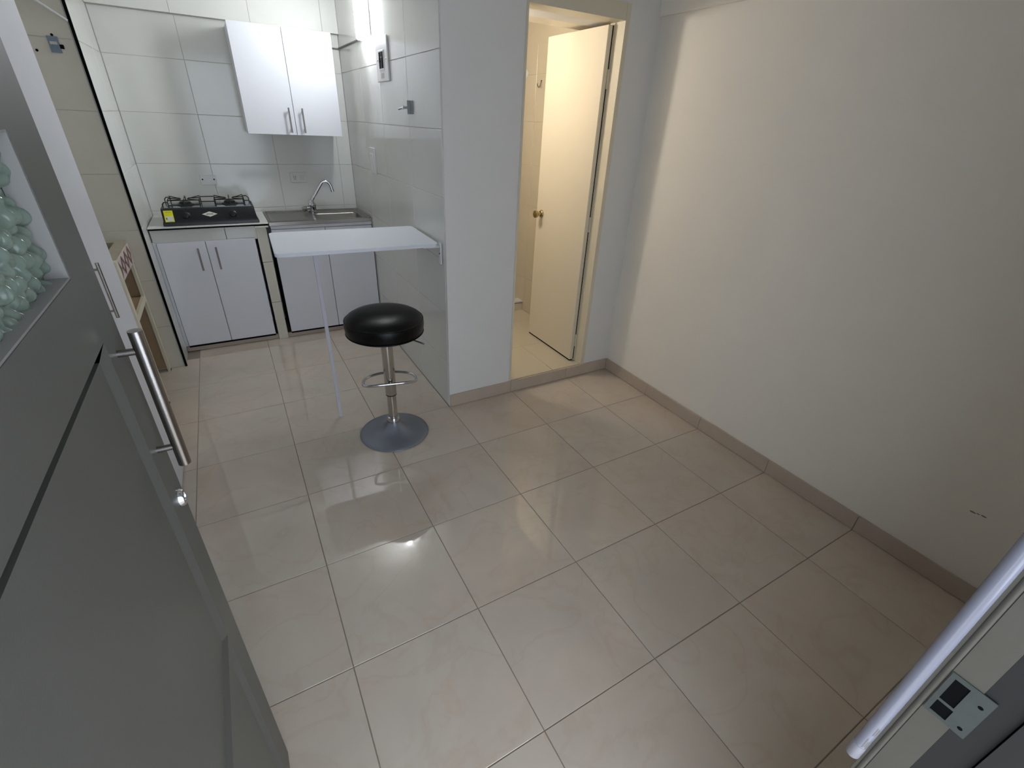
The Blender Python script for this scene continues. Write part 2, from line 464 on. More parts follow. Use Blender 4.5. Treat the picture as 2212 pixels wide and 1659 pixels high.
hb = TUBE('pull_handle', M['steel'], [(-0.186, -0.205, 1.294), (-0.186, -0.205, 1.064)], 0.0088, door, 20)
for z in (1.264, 1.099):
    TUBE('post', M['steel'], [(-0.186, -0.205, z), (XF - 0.001, -0.205, z)], 0.0052, hb, 12)
lk = LATHE('lock_cylinder', M['chrome'], [(0.0, 0.0), (0.016, 0.0), (0.016, 0.0025), (0.0135, 0.008), (0.008, 0.0085), (0.0075, 0.006), (0.0, 0.006)], (XF, -0.194, 0.99), door, 24, FACE_XP)
B('keyway', M['black'], (XF + 0.0055, -0.1955, 0.986), (XF + 0.0066, -0.1925, 0.995), lk)

# entrance frame: jamb on the lock side, hinge jamb, head
jm = struct(BS('door_frame', M['jamb'], [((0.585, -0.997, 0.0), (0.597, -0.968, 2.125)), ((0.587, -0.968, 0.0), (0.60, -0.9575, 2.13)),
                                          ((-0.275, -0.997, 0.0), (-0.263, -0.9575, 2.125)), ((-0.275, -0.997, 2.125), (0.60, -0.9575, 2.14))]))
lip = TUBE('frame_lip', M['jamb'], [(0.589, -0.9645, 0.0), (0.589, -0.9645, 2.12)], 0.0045, jm, 10)
BS('outer_reveal', M['jamb_shade'], [((0.586, -1.03, 0.0), (0.597, -0.9972, 2.125)), ((0.580, -1.10, 0.0), (0.597, -1.031, 2.125)), ((-0.275, -1.10, 0.0), (-0.264, -0.9972, 2.125))], jm)
# strike plate: sheet with two square holes cut by the lock maker
bm = bmesh.new()
ys = [-1.010, -0.990, -0.9885, -0.974, -0.969]; zs = [0.955, 0.960, 0.980, 0.984, 1.023, 1.030]
for i in range(len(ys) - 1):
    for j in range(len(zs) - 1):
        yc, zc = (ys[i] + ys[i + 1]) / 2, (zs[j] + zs[j + 1]) / 2
        if (-0.990 < yc < -0.974 and 0.960 < zc < 0.980) or (-0.9885 < yc < -0.974 and 0.984 < zc < 1.023): continue
        box(bm, (0.5835, ys[i], zs[j]), (0.5848, ys[i + 1], zs[j + 1]))
bmesh.ops.remove_doubles(bm, verts=bm.verts, dist=1e-5)
sp = finish(bm, 'strike_plate', M['galvan'], jm)
sp['label'] = 'galvanised lock plate with two dark openings'
BS('bolt_hole', M['black'], [((0.5844, -0.990, 0.960), (0.5850, -0.974, 0.980)), ((0.5844, -0.9885, 0.984), (0.5850, -0.974, 1.023))], sp)
for z in (0.9655, 1.011):
    LATHE('screw', M['black'], [(0, 0), (0.0026, 0), (0.002, 0.0006), (0, 0.0004)], (0.5835, -1.0025, z), sp, 10, FACE_XN)

# tube lamp hanging beside the jamb
tl = thing('tube_lamp', 'unlit white glossy lamp tube standing upright against the entrance jamb', 'lamp', (0.583, -0.9492, 0.79))
TUBE('glass_tube', M['tube'], [(0, 0, 0.03), (0, 0, 1.22)], 0.0082, tl, 20)
LATHE('end_cap', M['endcap'], [(0.0, 0.0), (0.007, 0.0), (0.0084, 0.002), (0.0084, 0.030), (0, 0.03)], (0, 0, 0), tl, 20)
LATHE('end_cap', M['plastic'], [(0.0, 1.22), (0.0084, 1.22), (0.0084, 1.248), (0.007, 1.25), (0, 1.25)], (0, 0, 0), tl, 20)
bm = bmesh.new()
for k, (za, zb) in enumerate(((0.034, 0.056), (0.036, 0.050), (0.034, 0.053), (0.066, 0.085), (0.068, 0.083))):
    a = math.radians((205, 222, 240, 215, 232)[k]); r = 0.00835
    c = Vector((r * math.cos(a), r * math.sin(a), 0)); t = Vector((-math.sin(a), math.cos(a), 0)) * 0.0007
    bm.faces.new([bm.verts.new(p) for p in (c - t + Vector((0, 0, za)), c + t + Vector((0, 0, za)), c + t + Vector((0, 0, zb)), c - t + Vector((0, 0, zb)))])
finish(bm, 'printed_lines', M['cable'], tl)

# ------------------------------------------------------------------ bathroom door and frame
bf = struct(BS('door_frame_bathroom', M['cream'], [((1.324, 1.326, 0.085), (1.336, 1.435, 2.12)), ((1.909, 1.322, 0.085), (1.937, 1.435, 2.12)), ((1.336, 1.324, 2.048), (1.909, 1.435, 2.12))]))
B('stop', M['cream'], (1.336, 1.385, 0.0851), (1.341, 1.398, 2.047), bf)
LX0, LX1, LY0, LY1 = 1.868, 1.8965, 1.403, 1.968
d2 = struct(B('door_2', M['creamdoor'], (LX0, LY0, 0.097), (LX1, LY1, 2.037), bevel=0.0015))
tag(d2, 'cream bathroom door standing open with a round knob', 'door')
kn = LATHE('door_knob', M['brass'], [(0, 0), (0.026, 0), (0.026, 0.004), (0.021, 0.010), (0.011, 0.014), (0.010, 0.026), (0.0215, 0.036), (0.026, 0.046), (0.0245, 0.056), (0.016, 0.062), (0, 0.063)], (LX0, 1.905, 1.02), d2, 28, FACE_XN)
for z in (0.245, 1.035, 1.80):
    hg = TUBE('hinge', M['cream'], [(1.9, 1.3995, z - 0.045), (1.9, 1.3995, z + 0.045)], 0.0052, d2, 10)
B('edge_gap_shade', M['black'], (1.8972, 1.405, 0.10), (1.9033, 1.434, 2.036), bf)  # black box paints the shade between leaf and jamb
B('stop', M['cream'], (1.9035, 1.396, 0.0855), (1.9088, 1.434, 2.047), bf)
B('floor_gap_shade', M['black'], (1.872, 1.41, 0.0855), (1.8955, 1.966, 0.0965), bf)  # solid black stands for the shade below the door leaf
TUBE('robe_hook', M['steel'], [(2.099, 2.372, 1.845), (2.092, 2.372, 1.846), (2.088, 2.372, 1.825), (2.084, 2.372, 1.808), (2.073, 2.372, 1.803), (2.064, 2.372, 1.812), (2.062, 2.372, 1.826)], 0.0035, None, 8)
tag(bpy.data.objects['robe_hook'], 'small steel robe hook on the bathroom tiles beside the open door', 'hook')
o = LATHE('robe_hook', M['plastic'], [(0, 0), (0.03, 0), (0.03, 0.004), (0.012, 0.008), (0.011, 0.02), (0.02, 0.03), (0.014, 0.036), (0, 0.037)], (2.099, 2.60, 1.895), None, 20, FACE_XN)
tag(o, 'round white wall knob on the bathroom tiles at the door opening edge', 'hook')
o = LATHE('globe_lamp', M['bathlamp'], [(0, -0.055), (0.03, -0.05), (0.055, -0.03), (0.062, 0.0), (0.055, 0.03), (0.035, 0.05), (0, 0.052)], (1.12, 1.84, 1.99), None, 24)
tag(o, 'warm glowing globe lamp high inside the bathroom', 'lamp')
LATHE('lamp_rod', M['plastic'], [(0, 0.05), (0.012, 0.05), (0.012, 0.28), (0.05, 0.285), (0.05, 0.309), (0, 0.309)], (1.12, 1.84, 1.99), None, 20)
bpy.data.objects['lamp_rod'].parent = o

# ------------------------------------------------------------------ wardrobe along the left
wd = thing('wardrobe', 'tall white wardrobe behind the open grey door, with a steel bar handle', 'wardrobe', (-0.83, 1.0, 0))
def L(p, base): return (p[0] - base[0], p[1] - base[1], p[2] - base[2])
def BL(name, m, lo, hi, par, base, bevel=0.0, segs=1): return B(name, m, L(lo, base), L(hi, base), par, bevel, segs)
wbase = (-0.83, 1.0, 0)
BL('body', M['laminate'], (-1.148, 0.45, 0.0), (-0.524, 1.512, 2.24), wd, wbase)
for ya, yb in ((0.453, 1.002), (1.005, 1.510)):
    dd = BL('door', M['laminate'], (-0.522, ya, 0.012), (-0.505, yb, 2.235), wd, wbase, 0.001)
    if ya > 1:
        hd = TUBE('bar_handle', M['steel'], [L((-0.474, 1.105, 1.085), wbase), L((-0.474, 1.105, 0.886), wbase)], 0.0056, dd, 14)
        for z in (1.062, 0.912):
            TUBE('post', M['steel'], [L((-0.474, 1.105, z), wbase), L((-0.5055, 1.105, z), wbase)], 0.004, hd, 10)

# ------------------------------------------------------------------ laundry sink
ls = thing('laundry_sink', 'cream masonry laundry sink with a maroon and pink mosaic band', 'laundry sink', (-0.85, 2.32, 0))
lb = (-0.85, 2.32, 0)
bm = bmesh.new()
fx = -0.615
for lo, hi in (((fx - 0.016, 2.055, 0.0), (fx + 0.016, 2.10, 0.86)), ((fx - 0.016, 2.556, 0.0), (fx, 2.590, 0.73)), ((fx - 0.016, 2.10, 0.495), (fx, 2.556, 0.53))):
    box(bm, L(lo, lb), L(hi, lb))
finish(bm, 'frame', M['cream'], ls)
BL('back_panel', M['ochre'], (-1.10, 2.057, 0.0), (-1.07, 2.59, 0.73), ls, lb)
BL('side_panel', M['ochre'], (-1.07, 2.572, 0.02), (fx - 0.017, 2.597, 0.73), ls, lb)
BL('side_panel', M['ochre'], (-1.07, 2.057, 0.02), (fx - 0.017, 2.08, 0.73), ls, lb)
BL('shelf', M['ochre'], (-1.07, 2.081, 0.495), (fx - 0.017, 2.571, 0.525), ls, lb)
BL('foot', M['black'], (fx - 0.0155, 2.056, -0.0015), (fx + 0.017, 2.099, 0.010), ls, lb)
BL('foot', M['black'], (fx - 0.0155, 2.557, -0.0015), (fx + 0.001, 2.589, 0.010), ls, lb)
bm = bmesh.new()
for lo, hi in (((-1.10, 2.055, 0.731), (fx - 0.051, 2.115, 0.86)), ((-1.10, 2.545, 0.731), (fx, 2.596, 0.86)), ((-1.10, 2.115, 0.731), (-1.04, 2.545, 0.86)), ((fx - 0.05, 2.101, 0.731), (fx, 2.545, 0.86)), ((-1.04, 2.115, 0.731), (fx - 0.05, 2.545, 0.75))):
    box(bm, L(lo, lb), L(hi, lb))
finish(bm, 'basin', M['cement'], ls)
band = BL('mosaic_band', M['mosaic_pink'], (fx, 2.101, 0.735), (fx + 0.004, 2.59, 0.845), ls, lb)
bm = bmesh.new()
k = 0
for yc in (2.52, 2.40, 2.28, 2.16):
    for sa, ta, sb, tb in ((0.056, 0.053, 0.024, 0.028),):      # diamond rings with an open pink middle
        x = fx + 0.0055
        o_ = [(yc - sa, 0.79), (yc, 0.79 + ta), (yc + sa, 0.79), (yc, 0.79 - ta)]
        i_ = [(yc - sb, 0.79), (yc, 0.79 + tb), (yc + sb, 0.79), (yc, 0.79 - tb)]
        vo = [bm.verts.new(L((x, a, b), lb)) for a, b in o_]; vi = [bm.verts.new(L((x, a, b), lb)) for a, b in i_]
        for q in range(4): bm.faces.new((vo[q], vo[(q + 1) % 4], vi[(q + 1) % 4], vi[q]))
finish(bm, 'mosaic_diamonds', M['mosaic_red'], ls)

# sticker, pipe on laundry wall
st = thing('wall_sticker', 'torn pale blue sticker high on the beige laundry wall', 'sticker', (-0.62, 2.5985, 1.80))
bm = bmesh.new(); box(bm, (-0.022, -0.0012, -0.030), (0.020, 0.0008, 0.038)); finish(bm, 'paper', M['blue'], st)
B('torn_patch', M['lgrout'], (-0.016, -0.0018, 0.004), (0.012, -0.0012, 0.016), st)
B('torn_corner', M['black'], (0.018, -0.0022, -0.012), (0.034, 0.0006, 0.006), st)
cb = TUBE('white_cord', M['plastic'], [(-1.2, 2.592, 2.33 - 0.04), (-0.63, 2.5935, 1.972), (-0.536, 2.5935, 1.906)], 0.0055, None, 8)
tag(cb, 'white cord running slantwise up the beige laundry wall', 'cord')
for nm, x, z in (('a', -0.618, 1.843), ('b', -0.696, 1.774)):
    o = LATHE('screw_hole', M['black'], [(0, 0), (0.006, 0), (0.005, 0.0015), (0, 0.001)], (x, 2.5995, z), None, 10, FACE_Y)
    tag(o, 'dark screw hole above the blue sticker' if nm == 'a' else 'dark screw hole beside the blue sticker, nearer the wardrobe', 'screw hole')

# ------------------------------------------------------------------ kitchen counter (masonry) and base cabinets
kc = thing('kitchen_counter', 'white tiled masonry counter under the gas stove', 'counter', (-0.17, 3.0, 0))
kb = (-0.17, 3.0, 0)
bm = bmesh.new(); box(bm, L((-0.523, 2.808, 0.8745), kb), L((0.176, 3.279, 0.883), kb), 0.002)
finish(bm, 'worktop', M['ktile'], kc)
BL('joint', M['black'], (-0.523, 2.822, 0.8625), (0.172, 3.27, 0.8743), kc, kb)  # black filler painting the shade of the open slit below the worktop
for xa, xb in ((-0.521, -0.102), (-0.0995, 0.09)):
    BL('front_tile', M['ktile'], (xa, 2.842, 0.772), (xb, 2.87, 0.8623), kc, kb, 0.001)
for za, zb in ((0.0, 0.30), (0.303, 0.604), (0.607, 0.8505)):
    BL('pillar_tile', M['ltile'], (0.088, 2.826, za), (0.155, 3.27, zb), kc, kb, 0.001)
BL('pillar_cap', M['ktile'], (0.083, 2.812, 0.851), (0.170, 2.87, 0.8620), kc, kb, 0.002)
BL('side_strip', M['laminate'], (-0.5245, 2.836, 0.045), (-0.507, 2.88, 0.785), kc, kb)
BL('toe_tile', M['skirting'], (-0.523, 2.848, 0.0), (0.086, 2.87, 0.036), kc, kb, 0.001)
BL('toe_tile', M['skirting'], (0.158, 2.840, 0.0), (0.898, 2.858, 0.036), kc, kb, 0.001)

def bar_handle(parent, x, y, z0, z1, r=0.0058, off=0.03, m=None):
    h = TUBE('bar_handle', m or M['steel'], [(x, y - off, z1), (x, y - off, z0)], r, parent, 12)
    dz = (z1 - z0) * 0.14
    for z in (z0 + dz, z1 - dz):
        TUBE('post', m or M['steel'], [(x, y - off, z), (x, y + 0.001, z)], r * 0.75, h, 8)
    return h

bc = thing('base_cabinet', 'white two-door base cabinet under the gas stove', 'cabinet', (-0.21, 3.0, 0))
cb_ = (-0.21, 3.0, 0)
BS('carcass', M['dark_inside'], [(L((-0.503, 2.88, 0.045), cb_), L((0.070, 3.27, 0.768), cb_))], bc)
for xa, xb, hx in ((-0.503, -0.2335, -0.283), (-0.230, 0.070, -0.178)):
    d = BL('door', M['laminate'], (xa, 2.822, 0.052), (xb, 2.8405, 0.780), bc, cb_, 0.0012)
    bar_handle(d, hx - cb_[0], 2.822 - cb_[1], 0.592, 0.742)

BL('toe_gap_shade', M['black'], (-0.503, 2.828, 0.0365), (0.070, 2.875, 0.050), bc, cb_)  # black strip drawn as the shadow line under the doors
sc_ = thing('base_cabinet', 'white two-door base cabinet under the steel sink', 'cabinet', (0.54, 3.0, 0))
sb_ = (0.54, 3.0, 0)
BS('carcass', M['dark_inside'], [(L((0.184, 2.86, 0.045), sb_), L((0.895, 3.27, 0.70), sb_)), (L((0.184, 2.86, 0.70), sb_), L((0.895, 2.872, 0.735), sb_))], sc_)
BL('toe_gap_shade', M['black'], (0.184, 2.822, 0.0365), (0.893, 2.858, 0.050), sc_, sb_)  # same painted shadow strip, below the sink doors
BL('rail', M['laminate'], (0.184, 2.812, 0.836), (0.895, 2.83, 0.857), sc_, sb_)
for xa, xb in ((0.184, 0.5455), (0.549, 0.893)):
    BL('door', M['laminate'], (xa, 2.815, 0.052), (xb, 2.833, 0.832), sc_, sb_, 0.0012)

# ------------------------------------------------------------------ steel sink
sk = thing('kitchen_sink', 'stainless steel sink with a drainboard set in the counter corner', 'sink', (0.54, 3.03, 0.88))
kk = (0.54, 3.03, 0.88)
bm = bmesh.new()
xs = [0.178, 0.188, 0.20, 0.49, 0.515, 0.862, 0.875, 0.887, 0.897]
ys = [2.803, 2.813, 2.825, 2.875, 3.125, 3.235, 3.247, 3.257]
def hz(i, j):
    if i in (0, len(xs) - 1) or j in (0, len(ys) - 1): return 0.883
    if i in (1, len(xs) - 2) or j in (1, len(ys) - 2): return 0.888
    return 0.8805
V = [[bm.verts.new(L((x, y, hz(i, j)), kk)) for j, y in enumerate(ys)] for i, x in enumerate(xs)]
for i in range(len(xs) - 1):
    for j in range(len(ys) - 1):
        if i == 4 and j == 3: continue
        bm.faces.new((V[i][j], V[i + 1][j], V[i + 1][j + 1], V[i][j + 1]))
lip_ = [bm.verts.new(L((x, 2.803, 0.860), kk)) for x in xs]
for i in range(len(xs) - 1): bm.faces.new((lip_[i], lip_[i + 1], V[i + 1][0], V[i][0]))
lip2 = [bm.verts.new(L((0.178, y, 0.860), kk)) for y in ys]
for j in range(len(ys) - 1): bm.faces.new((lip2[j], V[0][j], V[0][j + 1], lip2[j + 1]))
finish(bm, 'drainboard', M['sinksteel'], sk, True, 0.5)
bm = bmesh.new()
def rrect(x0, x1, y0, y1, r, z, n=5):
    out = []
    for cx, cy, a in ((x1 - r, y0 + r, -PI / 2), (x1 - r, y1 - r, 0), (x0 + r, y1 - r, PI / 2), (x0 + r, y0 + r, PI)):
        for t in range(n + 1):
            q = a + PI / 2 * t / n
            out.append(bm.verts.new(L((cx + r * math.cos(q), cy + r * math.sin(q), z), kk)))
    return out
rings = [rrect(0.511, 0.866, 2.871, 3.129, 0.004, 0.8808), rrect(0.520, 0.857, 2.88, 3.12, 0.03, 0.880), rrect(0.525, 0.852, 2.885, 3.115, 0.035, 0.872), rrect(0.533, 0.844, 2.893, 3.107, 0.04, 0.755), rrect(0.55, 0.827, 2.91, 3.09, 0.03, 0.745)]
for a, b in zip(rings, rings[1:]):
    for k in range(len(a)): bm.faces.new((a[k], a[(k + 1) % len(a)], b[(k + 1) % len(a)], b[k]))
bm.faces.new(rings[-1])
finish(bm, 'basin', M['sinksteel'], sk, True, 0.9)
LATHE('drain', M['chrome'], [(0, 0), (0.03, 0), (0.032, 0.003), (0.02, 0.004), (0, 0.001)], L((0.69, 3.0, 0.7455), kk), sk, 20)

fa = thing('faucet', 'chrome gooseneck faucet at the back of the steel sink', 'faucet', (0.53, 3.165, 0.8805))
fk = (0.53, 3.165, 0.8805)
LATHE('base', M['chrome'], [(0, 0.0008), (0.036, 0.0008), (0.036, 0.009), (0.029, 0.016), (0.027, 0.048), (0.030, 0.053), (0.030, 0.063), (0.021, 0.074), (0.016, 0.095), (0.0, 0.097)], (0, 0, 0), fa, 24)
hd = TUBE('valve', M['chrome'], [(-0.005, -0.004, 0.032), (-0.046, -0.012, 0.032)], 0.017, fa, 14)
TUBE('valve_knob', M['chrome'], [(-0.046, -0.012, 0.032), (-0.052, -0.013, 0.032), (-0.070, -0.017, 0.032), (-0.075, -0.018, 0.032)], [0.015, 0.021, 0.021, 0.014], hd, 14)
p0, p1 = Vector((0.0, 0, 0.085)), Vector((0.088, -0.012, 0.212))
pts = [p0, p0.lerp(p1, 0.33), p0.lerp(p1, 0.66), p1]
dx = (p1 - p0).normalized()
for a in range(1, 13):
    q = a / 12 * math.radians(128)
    up = Vector((0.80, -0.10, 0.59)).normalized()
    side = Vector((0.59, -0.07, -0.80)).normalized()
    dirv = (dx * 0.0)
    pts.append(p1 + (dx * math.sin(q) + side * (1 - math.cos(q))) * 0.052)
tip = (pts[-1] - pts[-2]).normalized()
pts += [pts[-1] + tip * 0.012]
TUBE('spout', M['chrome'], pts, [0.0112] * (len(pts) - 1) + [0.0115], fa, 14)
TUBE('aerator', M['chrome'], [pts[-1] - tip * 0.002, pts[-1] + tip * 0.012], 0.0135, fa, 14)

# ------------------------------------------------------------------ gas stove
gs = thing('gas_stove', 'black two-burner tabletop gas stove on the white tiled counter', 'stove', (-0.16, 2.99, 0.883))
gk = (-0.16, 2.99, 0.883)
bm = bmesh.new()
prof = [(2.832, 0.886), (2.832, 0.897), (2.842, 0.918), (2.862, 0.974), (2.870, 0.982), (2.882, 0.985), (3.135, 0.985), (3.150, 0.978), (3.155, 0.965), (3.155, 0.886)]
ra = [bm.verts.new(L((-0.428 - (0.006 if z < 0.9 else 0), y, z), gk)) for y, z in prof]
rb = [bm.verts.new(L((0.108 + (0.016 if z < 0.9 else 0.006 if z < 0.93 else 0), y, z), gk)) for y, z in prof]
n = len(prof)
for i in range(n): bm.faces.new((ra[i], ra[(i + 1) % n], rb[(i + 1) % n], rb[i]))
bm.faces.new(ra[::-1]); bm.faces.new(rb)
finish(bm, 'body', M['stove'], gs, True, 0.45)
BL('top_plate', M['stove_glass'], (-0.420, 2.884, 0.9845), (0.100, 3.13, 0.9885), gs, gk, 0.0015)
for fx_, fy_ in ((-0.40, 2.86), (0.08, 2.86), (-0.40, 3.13), (0.08, 3.13)):
    LATHE('foot', M['rubber'], [(0, 0), (0.012, 0), (0.012, 0.0035), (0, 0.0035)], L((fx_, fy_, 0.883), gk), gs, 12)
nrm = Vector((0, -0.942, 0.336)); upv = Vector((0, 0.336, 0.942))
MF = Matrix(((1, 0, 0), (0, upv.y, nrm.y), (0, upv.z, nrm.z)))
def on_front(x, s): return Vector(L((x, 2.842, 0.918), gk)) + upv * s
for x in (-0.298, -0.028):
    kb_ = LATHE('knob', M['wire'], [(0, 0), (0.025, 0), (0.025, 0.003), (0.021, 0.005), (0.019, 0.019), (0.016, 0.021), (0, 0.021)], on_front(x, 0.026), gs, 24, MF)
    bm = bmesh.new(); box(bm, (-0.003, -0.020, 0.0), (0.003, 0.020, 0.030), 0.001)
    bmesh.ops.transform(bm, matrix=Matrix.Translation(on_front(x, 0.026)) @ MF.to_4x4(), verts=bm.verts)
    finish(bm, 'grip', M['wire'], kb_)
def plate(name, m, parent, outline, x, s, lift, th=0.001):
    bm = bmesh.new()
    c = on_front(x, s)
    top = [bm.verts.new(c + Vector((a, 0, 0)) + upv * b + nrm * (lift + th)) for a, b in outline]
    bot = [bm.verts.new(c + Vector((a, 0, 0)) + upv * b + nrm * lift) for a, b in outline]
    bm.faces.new(top); bm.faces.new(bot[::-1])
    for i in range(len(top)): bm.faces.new((top[i], top[(i + 1) % len(top)], bot[(i + 1) % len(top)], bot[i]))
    return finish(bm, name, m, parent)
em = plate('emblem', M['paper'], gs, [(-0.045, 0), (0, 0.017), (0.045, 0), (0, -0.017)], -0.163, 0.031, 0.0)
plate('emblem_border', M['stove'], em, [(-0.017, -0.0030), (0.017, -0.0030), (0.020, 0), (0.017, 0.0030), (-0.017, 0.0030), (-0.020, 0)], -0.163, 0.031, 0.001, 0.0004)
plate('emblem_text', M['paper'], em, [(-0.015, -0.0010), (0.015, -0.0010), (0.015, 0.0010), (-0.015, 0.0010)], -0.163, 0.031, 0.0014, 0.0003)
lab = plate('energy_label', M['yellow'], gs, [(-0.025, -0.036), (0.025, -0.036), (0.025, 0.036), (-0.025, 0.036)], -0.392, 0.025, 0.0)
lab['label'] = 'yellow and white energy label'
plate('label_field', M['paper'], lab, [(-0.019, -0.030), (0.021, -0.030), (0.021, 0.001), (-0.019, 0.001)], -0.392, 0.025, 0.001, 0.0003)
plate('printed_line', M['ink'], lab, [(-0.015, 0.026), (0.015, 0.026), (0.015, 0.0275), (-0.015, 0.0275)], -0.392, 0.025, 0.001, 0.0003)
plate('printed_arrow', M['ink'], lab, [(-0.017, -0.020), (-0.012, -0.020), (-0.012, -0.008), (-0.015, -0.006), (-0.017, -0.010)], -0.392, 0.025, 0.0013, 0.0003)
for x in (-0.293, -0.030):
    bu = LATHE('burner', M['wire'], [(0, 0), (0.050, 0), (0.050, 0.006), (0.036, 0.010), (0.034, 0.018), (0.027, 0.022), (0, 0.023)], L((x, 3.0, 0.988), gk), gs, 28)
    bm = bmesh.new()
    hw, y0, y1, zb, zt = 0.088, 2.888, 3.118, 0.989, 1.030
    def W(*ps, r=0.0032): tube(bm, [L(p, gk) for p in ps], r, 8)
    for sx in (-1, 1):
        xx = x + sx * hw
        W((xx, y0, zb), (xx, y0 + 0.002, zt - 0.008), (xx + 0.0, y0 + 0.012, zt), (xx, y1 - 0.012, zt), (xx, y1, zt - 0.008), (xx, y1, zb))
        W((xx, y0 + 0.01, zt), (x + sx * 0.02, 2.99, zt - 0.004)); W((xx, y1 - 0.01, zt), (x + sx * 0.02, 3.01, zt - 0.004))
    W((x - hw, y0 + 0.004, zb + 0.012), (x + hw, y0 + 0.004, zb + 0.012))
    W((x - hw, y1 - 0.004, zb + 0.012), (x + hw, y1 - 0.004, zb + 0.012))
    W((x - hw, 3.005, zt), (x - 0.025, 3.005, zt)); W((x + hw, 3.005, zt), (x + 0.025, 3.005, zt))
    W((x, y0 + 0.004, zb + 0.012), (x, y0 + 0.006, zt), (x, 2.975, zt)); W((x, y1 - 0.004, zb + 0.012), (x, y1 - 0.006, zt), (x, 3.03, zt))
    finish(bm, 'grate', M['wire'], gs, True, 0.9)
zt = 1.022
for yy in (2.888, 3.118):
    for ps in (((-0.412, yy, 0.989), (-0.412, yy, zt - 0.012), (-0.402, yy, zt), (-0.381, yy, zt)), ((-0.205, yy, zt), (-0.118, yy, zt)), ((0.058, yy, zt), (0.082, yy, zt), (0.094, yy, zt - 0.012), (0.096, yy, 0.989))):
        TUBE('grate_wire', M['wire'], [L(p, gk) for p in ps], 0.0032, gs, 8)

# ------------------------------------------------------------------ upper cabinet
uc = thing('wall_cabinet', 'white two-door wall cabinet hanging above the counter', 'cabinet', (0.48, 3.12, 1.43))
ub = (0.48, 3.12, 1.43)
BL('body', M['laminate'], (0.178, 2.985, 1.430), (0.782, 3.279, 2.036), uc, ub, 0.001)
for xa, xb, hx in ((0.175, 0.4785, 0.446), (0.4815, 0.785, 0.532)):
    d = BL('door', M['laminate'], (xa, 2.966, 1.428), (xb, 2.983, 2.038), uc, ub, 0.0012)
    bar_handle(d, hx - ub[0], 2.966 - ub[1], 1.443 - ub[2], 1.592 - ub[2], 0.0055)

# ------------------------------------------------------------------ kitchen wall fittings
wl_ = thing('wall_lamp', 'glowing white wall lamp high on the kitchen side wall', 'lamp', (0.86, 2.45, 1.945))
bm = bmesh.new(); box(bm, (-0.018, -0.050, 0.020), (0.024, 0.085, 0.345), 0.014, 3); finish(bm, 'diffuser', M['lamp'], wl_, True)
B('back_plate', M['plastic'], (0.0245, -0.056, 0.035), (0.0388, 0.090, 0.35), wl_, 0.003)

cable = TUBE('lamp_cable', M['cable'], [(0.894, 2.50, 1.987), (0.894, 3.262, 1.987), (0.888, 3.274, 1.984), (0.786, 3.274, 1.984)], 0.0055, None, 8)
tag(cable, 'grey lamp cable along the kitchen tiles from lamp to wall cabinet', 'cable')

bp_ = thing('breaker_panel', 'white breaker panel with two black switches beside the kitchen lamp', 'breaker panel', (0.899, 2.19, 1.85))
B('cover', M['plastic'], (-0.010, -0.112, -0.105), (0.0, 0.112, 0.105), bp_, 0.002)
B('window', M['plastic'], (-0.0125, -0.050, -0.052), (-0.0102, 0.050, 0.045), bp_, 0.001)
for y in (-0.022, 0.022):
    sw = B('switch', M['black'], (-0.0145, y - 0.016, -0.042), (-0.0126, y + 0.016, 0.036), bp_)
    B('toggle', M['stove'], (-0.019, y - 0.007, -0.012), (-0.0146, y + 0.007, 0.010), sw, 0.001)
for y in (-0.085, 0.078): LATHE('screw', M['steel'], [(0, 0), (0.005, 0), (0.004, 0.002), (0, 0.002)], (-0.010, y, 0.0), bp_, 10, FACE_XN)
B('rating_sticker', M['lgrout'], (-0.0106, -0.03, -0.09), (-0.0101, 0.03, -0.065), bp_)

def wall_plate(name, label, cat, loc, frame, w, h, m):
    t = thing(name, label, cat, loc)
    bm = bmesh.new(); box(bm, (-w / 2, -h / 2, 0.0), (w / 2, h / 2, 0.008), 0.002)
    bmesh.ops.transform(bm, matrix=frame.to_4x4(), verts=bm.verts)
    finish(bm, 'plate', m, t)
    return t
def on_plate(t, frame, name, m, lo, hi):
    bm = bmesh.new(); box(bm, lo, hi)
    bmesh.ops.transform(bm, matrix=frame.to_4x4(), verts=bm.verts)
    return finish(bm, name, m, t)
t = wall_plate('blank_plate', 'white blank wall plate with two dark screws above the stove', 'wall plate', (-0.130, 3.2795, 1.112), F_BACK, 0.100, 0.066, M['plastic'])
for x in (-0.036, 0.036):
    LATHE('screw', M['black'], [(0, 0), (0.005, 0), (0.004, 0.002), (0, 0.0015)], (x, -0.008, 0.004), t, 10, FACE_Y)
t = wall_plate('power_outlet', 'off-white outlet with a switch on the wall above the faucet', 'outlet', (0.478, 3.2795, 1.125), F_BACK, 0.118, 0.072, M['ktile'])
on_plate(t, F_BACK, 'socket', M['plastic_grey'], (-0.042, -0.022, 0.0075), (-0.012, 0.022, 0.0095))
on_plate(t, F_BACK, 'rocker', M['plastic_grey'], (0.008, -0.020, 0.0075), (0.040, 0.020, 0.0095))
for dx_, dz_ in ((-0.033, 0.004), (-0.021, 0.004), (-0.027, -0.010)):
    on_plate(t, F_BACK, 'pin_hole', M['black'], (dx_ - 0.0015, dz_ - 0.004, 0.0096), (dx_ + 0.0015, dz_ + 0.004, 0.0100))
t = wall_plate('light_switch', 'white switch plate on the tiled side wall above the table', 'switch', (0.8995, 2.60, 1.297), F_RIGHT, 0.125, 0.165, M['plastic'])
on_plate(t, F_RIGHT, 'rocker', M['plastic'], (-0.03, -0.045, 0.0078), (0.03, 0.045, 0.0125))
on_plate(t, F_RIGHT, 'rim', M['lam_edge'], (0.0625, -0.08, 0.0), (0.0665, 0.08, 0.0045))

